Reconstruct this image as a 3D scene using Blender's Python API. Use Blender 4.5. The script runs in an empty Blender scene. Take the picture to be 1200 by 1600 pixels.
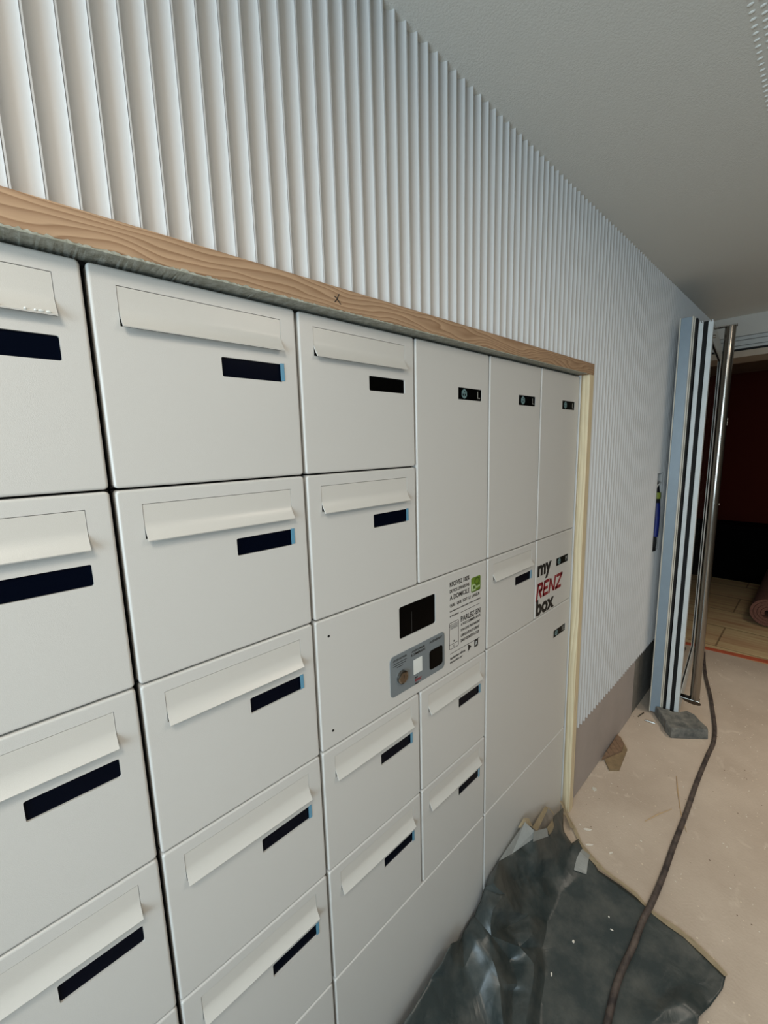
import bpy, bmesh, math, random
from mathutils import Vector, Matrix
random.seed(7)
S = bpy.context.scene
COL = S.collection

# ---------------------------------------------------------------- camera
cam_d = bpy.data.cameras.new('camera')
cam = bpy.data.objects.new('camera', cam_d)
COL.objects.link(cam)
S.camera = cam
cam_d.sensor_fit = 'HORIZONTAL'
cam_d.sensor_width = 36.0
cam_d.lens = 19.367
cam_d.clip_start = 0.02
cam.matrix_world = Matrix((
    (0.72625064, 0.12674542, -0.67564459, -0.112),
    (-0.68688448, 0.09464872, -0.72057708, -0.646),
    (-0.02738095, 0.98740935, 0.15579816, 1.600),
    (0, 0, 0, 1)))

# ---------------------------------------------------------------- world, light, exposure
W = bpy.data.worlds.new('world')
S.world = W
W.use_nodes = True
W.node_tree.nodes['Background'].inputs[0].default_value = (0.80, 0.90, 1.0, 1)
W.node_tree.nodes['Background'].inputs[1].default_value = 1.0
S.view_settings.view_transform = 'Standard'
S.view_settings.look = 'None'
S.view_settings.gamma = 1.0
S.view_settings.use_curve_mapping = False
S.view_settings.exposure = 0.0

def area(name, loc, rot, sx, sy, power, col):
    l = bpy.data.lights.new(name, 'AREA')
    l.shape = 'RECTANGLE'; l.size = sx; l.size_y = sy
    l.energy = power; l.color = col
    o = bpy.data.objects.new(name, l); COL.objects.link(o)
    o.location = loc; o.rotation_euler = rot
    return o
PI = math.pi
# daylight coming through the glazed entrance at the left end of the hall
area('entrance_daylight', (-2.25, -1.05, 1.50), (0, -PI/2, 0), 1.3, 1.8, 66, (0.68, 0.87, 1.0))
# ceiling lamp towards the entrance; the two deeper ones are added fill lights
area('ceiling_lamp_light', (-0.50, -0.80, 2.36), (0, 0, 0), 0.4, 0.4, 11.5, (1.0, 0.89, 0.76))
area('hall_fill_light', (1.05, -1.40, 2.36), (0, 0, 0), 0.4, 0.4, 10, (1.0, 0.86, 0.71))  # added warm fill for the upper doors at the right end
dl = area('floor_fill_light', (2.7, -1.10, 2.36), (0, 0, 0), 0.3, 0.3, 7.2, (1.0, 0.88, 0.74))  # added fill for the floor, its narrow spread spares the wall
dl.data.spread = math.radians(105)

# ---------------------------------------------------------------- materials
def srgb(r, g, b):
    f = lambda c: (c/255/12.92) if c/255 <= 0.04045 else ((c/255+0.055)/1.055)**2.4
    return (f(r), f(g), f(b), 1)

class NT:
    def __init__(s, name):
        s.m = bpy.data.materials.new(name); s.m.use_nodes = True
        s.t = s.m.node_tree; s.b = s.t.nodes['Principled BSDF']
    def n(s, kind, **kw):
        x = s.t.nodes.new(kind)
        for k, v in kw.items():
            if k in x.inputs: x.inputs[k].default_value = v
            else: setattr(x, k, v)
        return x
    def l(s, a, b): s.t.links.new(a, b)

def mat(name, col, rough=0.6, metal=0.0, spec=0.5, var=0.0, vscale=6, bump=0.0, bscale=300, col2=None, stretch=None, coat=0):
    q = NT(name)
    q.b.inputs['Roughness'].default_value = rough
    q.b.inputs['Metallic'].default_value = metal
    q.b.inputs['Specular IOR Level'].default_value = spec
    q.b.inputs['Coat Weight'].default_value = coat
    q.b.inputs['Base Color'].default_value = col
    tc = q.n('ShaderNodeTexCoord'); mp = q.n('ShaderNodeMapping')
    q.l(tc.outputs['Object'], mp.inputs[0])
    if stretch: mp.inputs['Scale'].default_value = stretch
    if var or col2:
        nz = q.n('ShaderNodeTexNoise', Scale=vscale, Detail=6.0, Roughness=0.6)
        q.l(mp.outputs[0], nz.inputs['Vector'])
        c2 = col2 or tuple([c*(1-var) for c in col[:3]] + [1])
        rp = q.n('ShaderNodeValToRGB')
        rp.color_ramp.elements[0].position = 0.35; rp.color_ramp.elements[0].color = c2
        rp.color_ramp.elements[1].position = 0.65; rp.color_ramp.elements[1].color = col
        q.l(nz.outputs[0], rp.inputs[0]); q.l(rp.outputs[0], q.b.inputs['Base Color'])
    if bump:
        nb = q.n('ShaderNodeTexNoise', Scale=bscale, Detail=3.0)
        q.l(mp.outputs[0], nb.inputs['Vector'])
        bp = q.n('ShaderNodeBump', Strength=bump, Distance=0.002)
        q.l(nb.outputs[0], bp.inputs['Height']); q.l(bp.outputs[0], q.b.inputs['Normal'])
    return q.m

M = {}
M['door'] = mat('cream_powder_coat', srgb(206, 204, 199), rough=0.32, spec=0.5, bump=0.10, bscale=900)
M['flap'] = mat('cream_powder_coat_flap', srgb(207, 204, 197), rough=0.30, spec=0.5, bump=0.08, bscale=900)
M['body'] = mat('gap_shade_carcass', srgb(34, 32, 30), rough=0.7)  # dark so the door gaps read black: gap shade put into colour
M['navy'] = mat('navy_label_window', srgb(3, 7, 20), rough=0.25, spec=0.06)
M['black'] = mat('black_label_window', srgb(2, 2, 2), rough=0.3, spec=0.05)
M['film'] = mat('blue_protective_film', srgb(96, 150, 178), rough=0.3)
M['teal'] = mat('teal_print', srgb(120, 150, 152), rough=0.5)
M['palegrey'] = mat('grey_print', srgb(150, 150, 145), rough=0.5)
M['ink'] = mat('black_ink', srgb(20, 19, 18), rough=0.5)
M['red'] = mat('dark_red_ink', srgb(138, 22, 34), rough=0.5)
M['panelgrey'] = mat('grey_panel', srgb(118, 126, 130), rough=0.4)
M['white'] = mat('white_sticker', srgb(225, 228, 224), rough=0.5)
M['green'] = mat('green_emblem', srgb(110, 140, 40), rough=0.45, var=0.35, vscale=60)
M['palegreen'] = mat('pale_green', srgb(178, 196, 150), rough=0.5)
M['darkgreen'] = mat('deep_green', srgb(66, 92, 26), rough=0.5)
M['steel'] = mat('brushed_steel', srgb(150, 145, 138), rough=0.16, metal=1.0)
M['brass'] = mat('lock_face', srgb(120, 105, 88), rough=0.35, metal=0.8)
M['flute'] = mat('white_fluted_panel', srgb(204, 202, 199), rough=0.5, spec=0.35, bump=0.05, bscale=900)
M['ceil'] = mat('ceiling_paint', srgb(220, 221, 216), rough=0.85, spec=0.2, bump=0.35, bscale=260)
M['wallp'] = mat('wall_paint', srgb(200, 196, 188), rough=0.9, spec=0.2, var=0.05)
M['skirt'] = mat('taupe_skirting', srgb(176, 166, 160), rough=0.7, var=0.1, vscale=5, bump=0.05)
M['concrete_wall'] = mat('bare_concrete', srgb(128, 124, 116), rough=0.9, var=0.3, vscale=14, bump=0.3, bscale=120)
M['track'] = mat('grey_aluminium', srgb(176, 176, 172), rough=0.45, metal=0.1)
M['blackgap'] = mat('black_rubber', srgb(10, 10, 10), rough=0.8)
M['bluealu'] = mat('blue_filmed_aluminium', srgb(142, 158, 170), rough=0.35, var=0.06, vscale=18)
M['whitealu'] = mat('white_aluminium', srgb(214, 220, 220), rough=0.4, var=0.08, vscale=30)
M['creamalu'] = mat('pale_profile', srgb(205, 200, 186), rough=0.4)
M['tarp'] = None
M['tape'] = mat('masking_tape', srgb(216, 202, 172), rough=0.75, col2=srgb(202, 188, 158), vscale=40, bump=0.2, bscale=200)
M['tapewhite'] = mat('white_tape', srgb(206, 208, 204), rough=0.6, var=0.08, vscale=50)
M['paver'] = mat('grey_paver', srgb(132, 130, 122), rough=0.92, col2=srgb(84, 86, 84), vscale=22, bump=0.6, bscale=160)
M['cable'] = mat('black_rubber_cable', srgb(52, 45, 44), rough=0.6, col2=srgb(98, 86, 78), vscale=26)
M['shard'] = mat('tan_tile', srgb(150, 128, 96), rough=0.8, var=0.3, vscale=30, bump=0.2)
M['shard2'] = mat('brown_ribbed_tile', srgb(140, 112, 88), rough=0.8, var=0.35, vscale=40, bump=0.2)
M['splinter'] = mat('pale_wood_splinter', srgb(196, 168, 130), rough=0.8)
M['chip'] = mat('white_plaster', srgb(225, 218, 205), rough=0.9)
M['plastergrime'] = mat('plaster_smear', srgb(226, 228, 218), rough=0.9, col2=srgb(190, 190, 174), vscale=90, bump=0.4)
M['orange'] = mat('orange_tape', srgb(206, 104, 72), rough=0.6, var=0.25, vscale=14)
M['carpet'] = mat('pink_brown_carpet', srgb(132, 90, 76), rough=1.0, col2=srgb(100, 66, 56), vscale=90, bump=1.0, bscale=400)
M['darkred'] = mat('dark_red_wall', srgb(70, 25, 16), rough=0.9, spec=0.1)
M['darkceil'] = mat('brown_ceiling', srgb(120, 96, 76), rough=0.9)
M['blackfurn'] = mat('black_furniture', srgb(4, 4, 4), rough=0.9, spec=0.05)
M['bluecable'] = mat('blue_sheath', srgb(28, 44, 130), rough=0.5, var=0.4, vscale=40)
M['yellow'] = mat('yellow_green_sleeve', srgb(150, 160, 60), rough=0.5)
M['socketwhite'] = mat('white_box_plastic', srgb(205, 203, 198), rough=0.5)
M['header'] = mat('beige_header', srgb(176, 160, 142), rough=0.8)
M['pencil'] = mat('black_marker', srgb(22, 18, 16), rough=0.7)

def m_tarp():
    q = NT('dark_polythene')
    q.b.inputs['Roughness'].default_value = 0.34
    tc = q.n('ShaderNodeTexCoord')
    n1 = q.n('ShaderNodeTexNoise', Scale=9.0, Detail=8.0, Roughness=0.7)
    q.l(tc.outputs['Object'], n1.inputs['Vector'])
    r = q.n('ShaderNodeValToRGB')
    r.color_ramp.elements[0].position = 0.42; r.color_ramp.elements[0].color = srgb(52, 60, 60)
    r.color_ramp.elements[1].position = 0.78; r.color_ramp.elements[1].color = srgb(92, 93, 88)
    q.l(n1.outputs[0], r.inputs[0]); q.l(r.outputs[0], q.b.inputs['Base Color'])
    rr = q.n('ShaderNodeMapRange'); rr.inputs['To Min'].default_value = 0.2; rr.inputs['To Max'].default_value = 0.5
    q.l(n1.outputs[0], rr.inputs['Value']); q.l(rr.outputs[0], q.b.inputs['Roughness'])
    n2 = q.n('ShaderNodeTexNoise', Scale=16.0, Detail=3.0, Distortion=1.2)
    q.l(tc.outputs['Object'], n2.inputs['Vector'])
    b = q.n('ShaderNodeBump', Strength=0.35, Distance=0.006)
    q.l(n2.outputs[0], b.inputs['Height']); q.l(b.outputs[0], q.b.inputs['Normal'])
    return q.m
M['tarp'] = m_tarp()

def m_wood(name, a, b_, axis='X', k=1.0):
    q = NT(name); q.b.inputs['Roughness'].default_value = 0.62
    tc = q.n('ShaderNodeTexCoord'); mp = q.n('ShaderNodeMapping')
    mp.inputs['Scale'].default_value = (4.5, 12, 20) if axis == 'X' else (20, 12, 2.5)
    q.l(tc.outputs['Object'], mp.inputs[0])
    n = q.n('ShaderNodeTexNoise', Scale=1.0, Detail=1.5)
    q.l(mp.outputs[0], n.inputs['Vector'])
    sp = q.n('ShaderNodeSeparateXYZ'); q.l(tc.outputs['Object'], sp.inputs[0])
    if axis == 'X': src = sp.outputs['Z']
    else:
        ad = q.n('ShaderNodeMath', operation='ADD'); q.l(sp.outputs['X'], ad.inputs[0]); q.l(sp.outputs['Y'], ad.inputs[1]); src = ad.outputs[0]
    w = q.n('ShaderNodeMath', operation='MULTIPLY'); w.inputs[1].default_value = 125.0*k; q.l(src, w.inputs[0])
    w2 = q.n('ShaderNodeMath', operation='MULTIPLY_ADD'); w2.inputs[1].default_value = 9.0 if axis == 'X' else 3.0; q.l(n.outputs[0], w2.inputs[0]); q.l(w.outputs[0], w2.inputs[2])
    s = q.n('ShaderNodeMath', operation='FRACT'); q.l(w2.outputs[0], s.inputs[0])
    r = q.n('ShaderNodeValToRGB')
    e = r.color_ramp.elements
    mid = tuple([(a[i]+b_[i])/2 for i in range(3)]+[1])
    e[0].position = 0.0; e[0].color = a
    e[1].position = 1.0; e[1].color = a
    x = e.new(0.55); x.color = mid
    x = e.new(0.88); x.color = b_
    q.l(s.outputs[0], r.inputs[0])
    m3 = q.n('ShaderNodeMapping'); m3.inputs['Scale'].default_value = (12, 60, 160) if axis == 'X' else (160, 60, 12)
    q.l(tc.outputs['Object'], m3.inputs[0])
    n3 = q.n('ShaderNodeTexNoise', Scale=1.0, Detail=5.0); q.l(m3.outputs[0], n3.inputs['Vector'])
    mr = q.n('ShaderNodeMapRange'); mr.inputs['To Min'].default_value = 0.82; mr.inputs['To Max'].default_value = 1.12
    q.l(n3.outputs[0], mr.inputs['Value'])
    mx = q.n('ShaderNodeVectorMath', operation='SCALE')
    q.l(r.outputs[0], mx.inputs[0]); q.l(mr.outputs[0], mx.inputs['Scale']); q.l(mx.outputs[0], q.b.inputs['Base Color'])
    return q.m
M['wood'] = m_wood('pine_board', srgb(188, 156, 124), srgb(146, 112, 82))
M['woodv_lit'] = m_wood('pine_board_sidelit', srgb(232, 216, 182), srgb(214, 192, 152), axis='Z', k=0.6)  # paler copy of the pine, light on the jamb side put into colour

def m_floor():
    q = NT('dusty_screed'); q.b.inputs['Roughness'].default_value = 0.85
    q.b.inputs['Specular IOR Level'].default_value = 0.25
    tc = q.n('ShaderNodeTexCoord')
    n1 = q.n('ShaderNodeTexNoise', Scale=2.6, Detail=8.0, Roughness=0.62)
    q.l(tc.outputs['Object'], n1.inputs['Vector'])
    r = q.n('ShaderNodeValToRGB')
    r.color_ramp.elements[0].position = 0.36; r.color_ramp.elements[0].color = srgb(186, 170, 153)
    r.color_ramp.elements[1].position = 0.66; r.color_ramp.elements[1].color = srgb(202, 187, 170)
    q.l(n1.outputs[0], r.inputs[0])
    # scattered pale plaster specks and dark crumbs
    def specks(scale, thr, col, prev):
        v = q.n('ShaderNodeTexVoronoi', Scale=scale); q.l(tc.outputs['Object'], v.inputs['Vector'])
        c = q.n('ShaderNodeMath', operation='LESS_THAN'); c.inputs[1].default_value = thr
        q.l(v.outputs['Distance'], c.inputs[0])
        sx = q.n('ShaderNodeSeparateColor'); q.l(v.outputs['Color'], sx.inputs[0])
        g = q.n('ShaderNodeMath', operation='GREATER_THAN'); g.inputs[1].default_value = 0.66
        q.l(sx.outputs[0], g.inputs[0])
        m = q.n('ShaderNodeMath', operation='MULTIPLY'); q.l(c.outputs[0], m.inputs[0]); q.l(g.outputs[0], m.inputs[1])
        x = q.n('ShaderNodeMix', data_type='RGBA'); q.l(m.outputs[0], x.inputs[0])
        q.l(prev, x.inputs[6]); x.inputs[7].default_value = col
        return x.outputs[2]
    o = specks(42, 0.10, srgb(222, 208, 188), r.outputs[0])
    o = specks(30, 0.07, srgb(110, 92, 76), o)
    n4 = q.n('ShaderNodeTexNoise', Scale=11.0, Detail=5.0, Distortion=0.8); q.l(tc.outputs['Object'], n4.inputs['Vector'])
    r4 = q.n('ShaderNodeValToRGB'); r4.color_ramp.elements[0].position = 0.62; r4.color_ramp.elements[1].position = 0.72
    r4.color_ramp.elements[1].color = (0.55, 0.55, 0.55, 1)
    q.l(n4.outputs[0], r4.inputs[0])
    x = q.n('ShaderNodeMix', data_type='RGBA'); q.l(r4.outputs[0], x.inputs[0]); q.l(o, x.inputs[6]); x.inputs[7].default_value = srgb(216, 203, 186)
    q.l(x.outputs[2], q.b.inputs['Base Color'])
    nb = q.n('ShaderNodeTexNoise', Scale=120.0, Detail=5.0); q.l(tc.outputs['Object'], nb.inputs['Vector'])
    b = q.n('ShaderNodeBump', Strength=0.35, Distance=0.003); q.l(nb.outputs[0], b.inputs['Height']); q.l(b.outputs[0], q.b.inputs['Normal'])
    return q.m
M['floor'] = m_floor()

def m_tiles():
    q = NT('wood_look_tiles'); q.b.inputs['Roughness'].default_value = 0.5
    tc = q.n('ShaderNodeTexCoord'); mp = q.n('ShaderNodeMapping')
    mp.inputs['Rotation'].default_value = (0, 0, PI/2); mp.inputs['Location'].default_value = (0.25, -3.8, 0)
    q.l(tc.outputs['Object'], mp.inputs[0])
    br = q.n('ShaderNodeTexBrick', Scale=1.0)
    br.inputs['Brick Width'].default_value = 0.9; br.inputs['Row Height'].default_value = 0.45
    br.inputs['Mortar Size'].default_value = 0.006
    br.inputs['Color1'].default_value = srgb(214, 184, 140); br.inputs['Color2'].default_value = srgb(204, 174, 130)
    br.inputs['Mortar'].default_value = srgb(150, 124, 92)
    q.l(mp.outputs[0], br.inputs[0])
    m2 = q.n('ShaderNodeMapping'); m2.inputs['Scale'].default_value = (16, 1.2, 1)
    q.l(tc.outputs['Object'], m2.inputs[0])
    n = q.n('ShaderNodeTexNoise', Scale=1.3, Detail=5.0); q.l(m2.outputs[0], n.inputs[0])
    x = q.n('ShaderNodeMix', data_type='RGBA', blend_type='OVERLAY'); x.inputs[0].default_value = 0.8
    q.l(br.outputs[0], x.inputs[6]); q.l(n.outputs[0], x.inputs[7])
    q.l(x.outputs[2], q.b.inputs['Base Color'])
    return q.m
M['tiles'] = m_tiles()

def m_glass():
    q = NT('clear_glass')
    q.b.inputs['Transmission Weight'].default_value = 1.0; q.b.inputs['Roughness'].default_value = 0.02
    q.b.inputs['IOR'].default_value = 1.45; q.b.inputs['Base Color'].default_value = (0.93, 0.96, 0.94, 1)
    return q.m
M['glass'] = m_glass()

# ---------------------------------------------------------------- mesh helpers
def link(name, bm, material, parent=None, loc=None, smooth=None):
    me = bpy.data.meshes.new(name)
    bm.normal_update(); bm.to_mesh(me); bm.free()
    if material: me.materials.append(material)
    if smooth is not None:
        for p in me.polygons: p.use_smooth = True
        me.set_sharp_from_angle(angle=math.radians(smooth))
    o = bpy.data.objects.new(name, me); COL.objects.link(o)
    if parent: o.parent = parent
    if loc: o.location = loc
    return o

def box(bm, x0, x1, y0, y1, z0, z1):
    v = [bm.verts.new((x, y, z)) for x in (x0, x1) for y in (y0, y1) for z in (z0, z1)]
    for f in ((0, 1, 3, 2), (4, 6, 7, 5), (0, 4, 5, 1), (2, 3, 7, 6), (0, 2, 6, 4), (1, 5, 7, 3)):
        bm.faces.new([v[i] for i in f])

def bbox(bm, x0, x1, y0, y1, z0, z1, b=0.001, seg=2):
    t = bmesh.new(); box(t, x0, x1, y0, y1, z0, z1)
    bmesh.ops.recalc_face_normals(t, faces=t.faces)
    bmesh.ops.bevel(t, geom=t.edges[:], offset=b, segments=seg, affect='EDGES', profile=0.5)
    merge(bm, t)

def merge(bm, t, mtx=None):
    if mtx is not None: t.transform(mtx)
    me = bpy.data.meshes.new('tmp'); t.to_mesh(me); t.free()
    bm.from_mesh(me); bpy.data.meshes.remove(me)

def boxobj(name, x0, x1, y0, y1, z0, z1, m, parent=None, b=None):
    bm = bmesh.new()
    if b: bbox(bm, x0, x1, y0, y1, z0, z1, b)
    else:
        box(bm, x0, x1, y0, y1, z0, z1); bmesh.ops.recalc_face_normals(bm, faces=bm.faces)
    return link(name, bm, m, parent)

def tag(o, label=None, cat=None, group=None, kind=None):
    if label: o['label'] = label
    if cat: o['category'] = cat
    if group: o['group'] = group
    if kind: o['kind'] = kind
    return o

def thing(name, label, cat, loc=(0, 0, 0), group=None):
    o = bpy.data.objects.new(name, None); COL.objects.link(o)
    o.location = loc; o.empty_display_size = 0.05
    return tag(o, label, cat, group)

def rr(x0, x1, z0, z1, r, n=4):
    """rounded rectangle outline, counter-clockwise seen from -Y"""
    P = []
    for cx, cz, a0 in ((x1-r, z0+r, -90), (x1-r, z1-r, 0), (x0+r, z1-r, 90), (x0+r, z0+r, 180)):
        for i in range(n+1):
            a = math.radians(a0+90*i/n)
            P.append((cx+r*math.cos(a), cz+r*math.sin(a)))
    return P

def plate(bm, outline, y0, y1, holes=(), round_=0.0, seg=4, hole_depth=None, back=True):
    """plate facing -Y: front at y0, back at y1, rounded front edge, holes cut through"""
    def ring(pts, y): return [bm.verts.new((x, y, z)) for x, z in pts]
    def bridge(a, b, flip=False):
        n = len(a)
        for i in range(n):
            f = [a[i], a[(i+1) % n], b[(i+1) % n], b[i]]
            bm.faces.new(f[::-1] if flip else f)
    def inset(pts, d):
        n = len(pts); out = []
        for i in range(n):
            p, c, q = Vector(pts[i-1]), Vector(pts[i]), Vector(pts[(i+1) % n])
            t = (q-p).normalized(); nrm = Vector((-t.y, t.x))
            out.append(tuple(c+nrm*d))
        return out
    if round_:
        rings = []
        for k in range(seg+1):
            a = k/seg*PI/2
            rings.append(ring(inset(outline, round_*(1-math.sin(a))), y0+round_*(1-math.cos(a))))
        front = rings[0]
        for k in range(seg): bridge(rings[k+1], rings[k])
        last = rings[-1]
    else:
        front = last = ring(outline, y0)
    bk = ring(outline, y1); bridge(bk, last)
    edges = [bm.edges.get((front[i], front[(i+1) % len(front)])) or bm.edges.new((front[i], front[(i+1) % len(front)])) for i in range(len(front))]
    for hpts in holes:
        h = ring(hpts, y0); n = len(h)
        edges += [bm.edges.new((h[i], h[(i+1) % n])) for i in range(n)]
        hb = ring(hpts, hole_depth if hole_depth is not None else y1)
        bridge(h, hb)
    res = bmesh.ops.triangle_fill(bm, use_beauty=True, use_dissolve=False, edges=edges, normal=(0, -1, 0))
    if back and not holes: bm.faces.new(bk[::-1])

def plateobj(name, outline, y0, y1, m, parent, **kw):
    bm = bmesh.new(); plate(bm, outline, y0, y1, **kw)
    return link(name, bm, m, parent)

def tube(bm, pts, r, n=10, caps=True, rad=None):
    pts = [Vector(p) for p in pts]; rings = []; prev = None
    for i, p in enumerate(pts):
        t = ((pts[i+1] if i < len(pts)-1 else p)-(pts[i-1] if i else p)).normalized()
        if prev is None:
            up = Vector((0, 0, 1)) if abs(t.z) < 0.9 else Vector((1, 0, 0))
            s = t.cross(up).normalized()
        else: s = (prev-t*prev.dot(t)).normalized()
        prev = s; u = s.cross(t)
        rr_ = rad[i] if rad else r
        rings.append([bm.verts.new(p+(s*math.cos(2*PI*k/n)+u*math.sin(2*PI*k/n))*rr_) for k in range(n)])
    for a, b in zip(rings, rings[1:]):
        for k in range(n): bm.faces.new((a[k], a[(k+1) % n], b[(k+1) % n], b[k]))
    if caps:
        bm.faces.new(rings[0][::-1]); bm.faces.new(rings[-1])
    bmesh.ops.recalc_face_normals(bm, faces=bm.faces)

def smooth_path(P, k=8):
    out = []; n = len(P); P = [Vector(p) for p in P]
    for i in range(n-1):
        p0, p1, p2, p3 = P[max(i-1, 0)], P[i], P[i+1], P[min(i+2, n-1)]
        for j in range(k):
            t = j/k
            out.append(0.5*((2*p1)+(p2-p0)*t+(2*p0-5*p1+4*p2-p3)*t*t+(3*p1-p0-3*p2+p3)*t**3))
    out.append(P[-1]); return out

def prism(bm, pts, z0, z1, flat_top=None):
    a = [bm.verts.new((x, y, z0)) for x, y in pts]
    b = [bm.verts.new((x, y, z1 if flat_top is None else flat_top(x, y))) for x, y in pts]
    n = len(pts)
    bm.faces.new(a); bm.faces.new(b)
    for i in range(n): bm.faces.new((a[i], a[(i+1) % n], b[(i+1) % n], b[i]))
    bmesh.ops.recalc_face_normals(bm, faces=bm.faces)

def text_mesh(bm, s, x0, x1, z0, z1, y, bold=0.0, shear=0.0, thick=0.0003):
    """lettering fitted to the box x0..x1, z0..z1 on the plane y, read from -Y"""
    c = bpy.data.curves.new('t', 'FONT'); c.body = s; c.size = 1.0; c.offset = bold; c.shear = shear
    c.extrude = 0.001; c.resolution_u = 3
    o = bpy.data.objects.new('t', c); COL.objects.link(o)
    dg = bpy.context.evaluated_depsgraph_get(); dg.update()
    me = bpy.data.meshes.new_from_object(o.evaluated_get(dg))
    bpy.data.objects.remove(o); bpy.data.curves.remove(c)
    xs = [v.co.x for v in me.vertices]; ys = [v.co.y for v in me.vertices]
    ax, bx_, ay, by = min(xs), max(xs), min(ys), max(ys)
    for v in me.vertices:
        front = v.co.z > 0
        v.co = Vector((x0+(v.co.x-ax)/(bx_-ax)*(x1-x0), y-(thick if front else 0), z0+(v.co.y-ay)/(by-ay)*(z1-z0)))
    bm.from_mesh(me); bpy.data.meshes.remove(me)

def bar2(bm, a, b, w, y, thick=0.0003):
    """flat printed stroke from a to b (x, z) of width w"""
    a, b = Vector(a), Vector(b); d = (b-a).normalized(); n = Vector((-d.y, d.x))*w/2
    P = [a-n, b-n, b+n, a+n]
    f = [bm.verts.new((p.x, y-thick, p.y)) for p in P]; g = [bm.verts.new((p.x, y, p.y)) for p in P]
    bm.faces.new(f)
    for i in range(4): bm.faces.new((f[i], g[i], g[(i+1) % 4], f[(i+1) % 4]))

# ---------------------------------------------------------------- the setting
Z0 = 1.837          # top of the letterbox doors
CW = 0.300; RH = 0.284
CEIL = 2.395
XL, XR = -2.40, 3.64
def st(o): o['kind'] = 'structure'; return o

bm = bmesh.new(); box(bm, XL-0.1, 3.70, -2.55, 0.30, -0.10, 0.0); bmesh.ops.recalc_face_normals(bm, faces=bm.faces)
st(link('floor', bm, M['floor']))
bm = bmesh.new(); box(bm, 3.70, 6.6, -2.55, 0.60, -0.10, 0.0); bmesh.ops.recalc_face_normals(bm, faces=bm.faces)
st(link('floor', bm, M['tiles']))
st(boxobj('ceiling', XL-0.1, 3.64, -2.55, 0.30, CEIL, CEIL+0.12, M['ceil']))
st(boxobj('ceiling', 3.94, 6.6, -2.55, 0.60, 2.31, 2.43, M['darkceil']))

# fluted left wall
PER = 0.03125; PH = -0.0600
def profile(xa, xb):
    """profile points (x, y) of the flutes between xa and xb"""
    YR, YV = -0.0235, -0.0112
    n0 = math.floor((xa-PH)/PER)-1; P = []
    k = n0
    while True:
        c = PH+k*PER
        if c-PER > xb: break
        # ridge: a thin flat bead with a narrow groove on its left
        P += [(c-0.0020, YR+0.0002), (c-0.0019, YR+0.0020), (c-0.0011, YR+0.0020), (c-0.0010, YR-0.0004), (c+0.0008, YR-0.0004)]
        a, b = c+0.0010, c+PER-0.0020
        for i in range(0, 13):
            t = i/12; u = 2*t-1
            P.append((a+(b-a)*t, YR+(YV-YR)*(1-u*u)**0.66))
        k += 1
    Q = []
    for (x1, y1), (x2, y2) in zip(P, P[1:]):
        if x2 <= xa or x1 >= xb: continue
        if x1 < xa: y1 = y1+(y2-y1)*(xa-x1)/(x2-x1+1e-9); x1 = xa
        if not Q: Q.append((x1, y1))
        if x2 > xb: y2 = y1+(y2-y1)*(xb-x1)/(x2-x1+1e-9); x2 = xb
        if x2-Q[-1][0] > 1e-6: Q.append((x2, y2))
    return Q
def flutes(bm, xa, xb, za, zb, yb=0.0):
    Q = profile(xa, xb)
    lo = [bm.verts.new((x, y, za)) for x, y in Q]; hi = [bm.verts.new((x, y, zb)) for x, y in Q]
    for i in range(len(Q)-1): bm.faces.new((lo[i], lo[i+1], hi[i+1], hi[i]))
    bl = [bm.verts.new((xa, yb, za)), bm.verts.new((xb, yb, za))]; bh = [bm.verts.new((xa, yb, zb)), bm.verts.new((xb, yb, zb))]
    bm.faces.new([bl[0], bl[1]]+lo[::-1]); bm.faces.new(hi+[bh[1], bh[0]])
    bm.faces.new((bl[0], lo[0], hi[0], bh[0])); bm.faces.new((lo[-1], bl[1], bh[1], hi[-1]))
OX0, OX1 = -0.345, 1.562
RX0, RX1, RZ0, RZ1 = 2.548, 2.665, 0.965, 1.412     # opening for the cables
bm = bmesh.new()
flutes(bm, XL, OX0, 0.373, CEIL)
flutes(bm, OX0, OX1, 1.882, CEIL)
flutes(bm, OX1, RX0, 0.373, CEIL)
flutes(bm, RX0, RX1, RZ1, CEIL); flutes(bm, RX0, RX1, 0.373, RZ0)
flutes(bm, RX1, 3.64, 0.373, CEIL)
fl = link('wall_left', bm, M['flute'], smooth=35); st(fl)
bm = bmesh.new()   # masonry carrying the flutes
box(bm, XL-0.1, OX0+0.02, 0.0, 0.30, 0, CEIL)
box(bm, OX0+0.02, OX1-0.02, 0.0, 0.30, Z0+0.008, CEIL)
box(bm, OX0+0.02, OX1-0.02, 0.262, 0.30, 0, Z0+0.008)
box(bm, OX1-0.02, RX0, 0.0, 0.30, 0, CEIL)
box(bm, RX0, RX1, 0.0, 0.30, 0, RZ0); box(bm, RX0, RX1, 0.0, 0.30, RZ1, CEIL)
box(bm, RX0, RX1, 0.09, 0.30, RZ0, RZ1)
box(bm, RX1, 3.64, 0.0, 0.30, 0, CEIL)
bmesh.ops.recalc_face_normals(bm, faces=bm.faces)
st(link('wall_left', bm, M['wallp']))
st(boxobj('baseboard_left', OX1+0.001, 2.43, -0.008, 0.0, 0.003, 0.373, M['skirt']))
st(boxobj('baseboard_left', XL, OX0, -0.008, 0.0, 0.003, 0.373, M['skirt']))
st(boxobj('baseboard_left', 2.43, 3.64, -0.004, 0.0, 0.0, 0.373, M['concrete_wall']))
st(boxobj('wall_right', XL-0.1, 6.6, -2.65, -2.55, 0, CEIL, M['concrete_wall']))  # unseen wall, its grey invented to lower the bounce light
st(boxobj('wall_far', 6.15, 6.6, -2.55, 0.60, 0, 2.31, M['darkred']))
st(boxobj('wall_far', 3.64, 6.15, 0.30, 0.60, 0, 2.31, M['darkred']))
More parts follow.
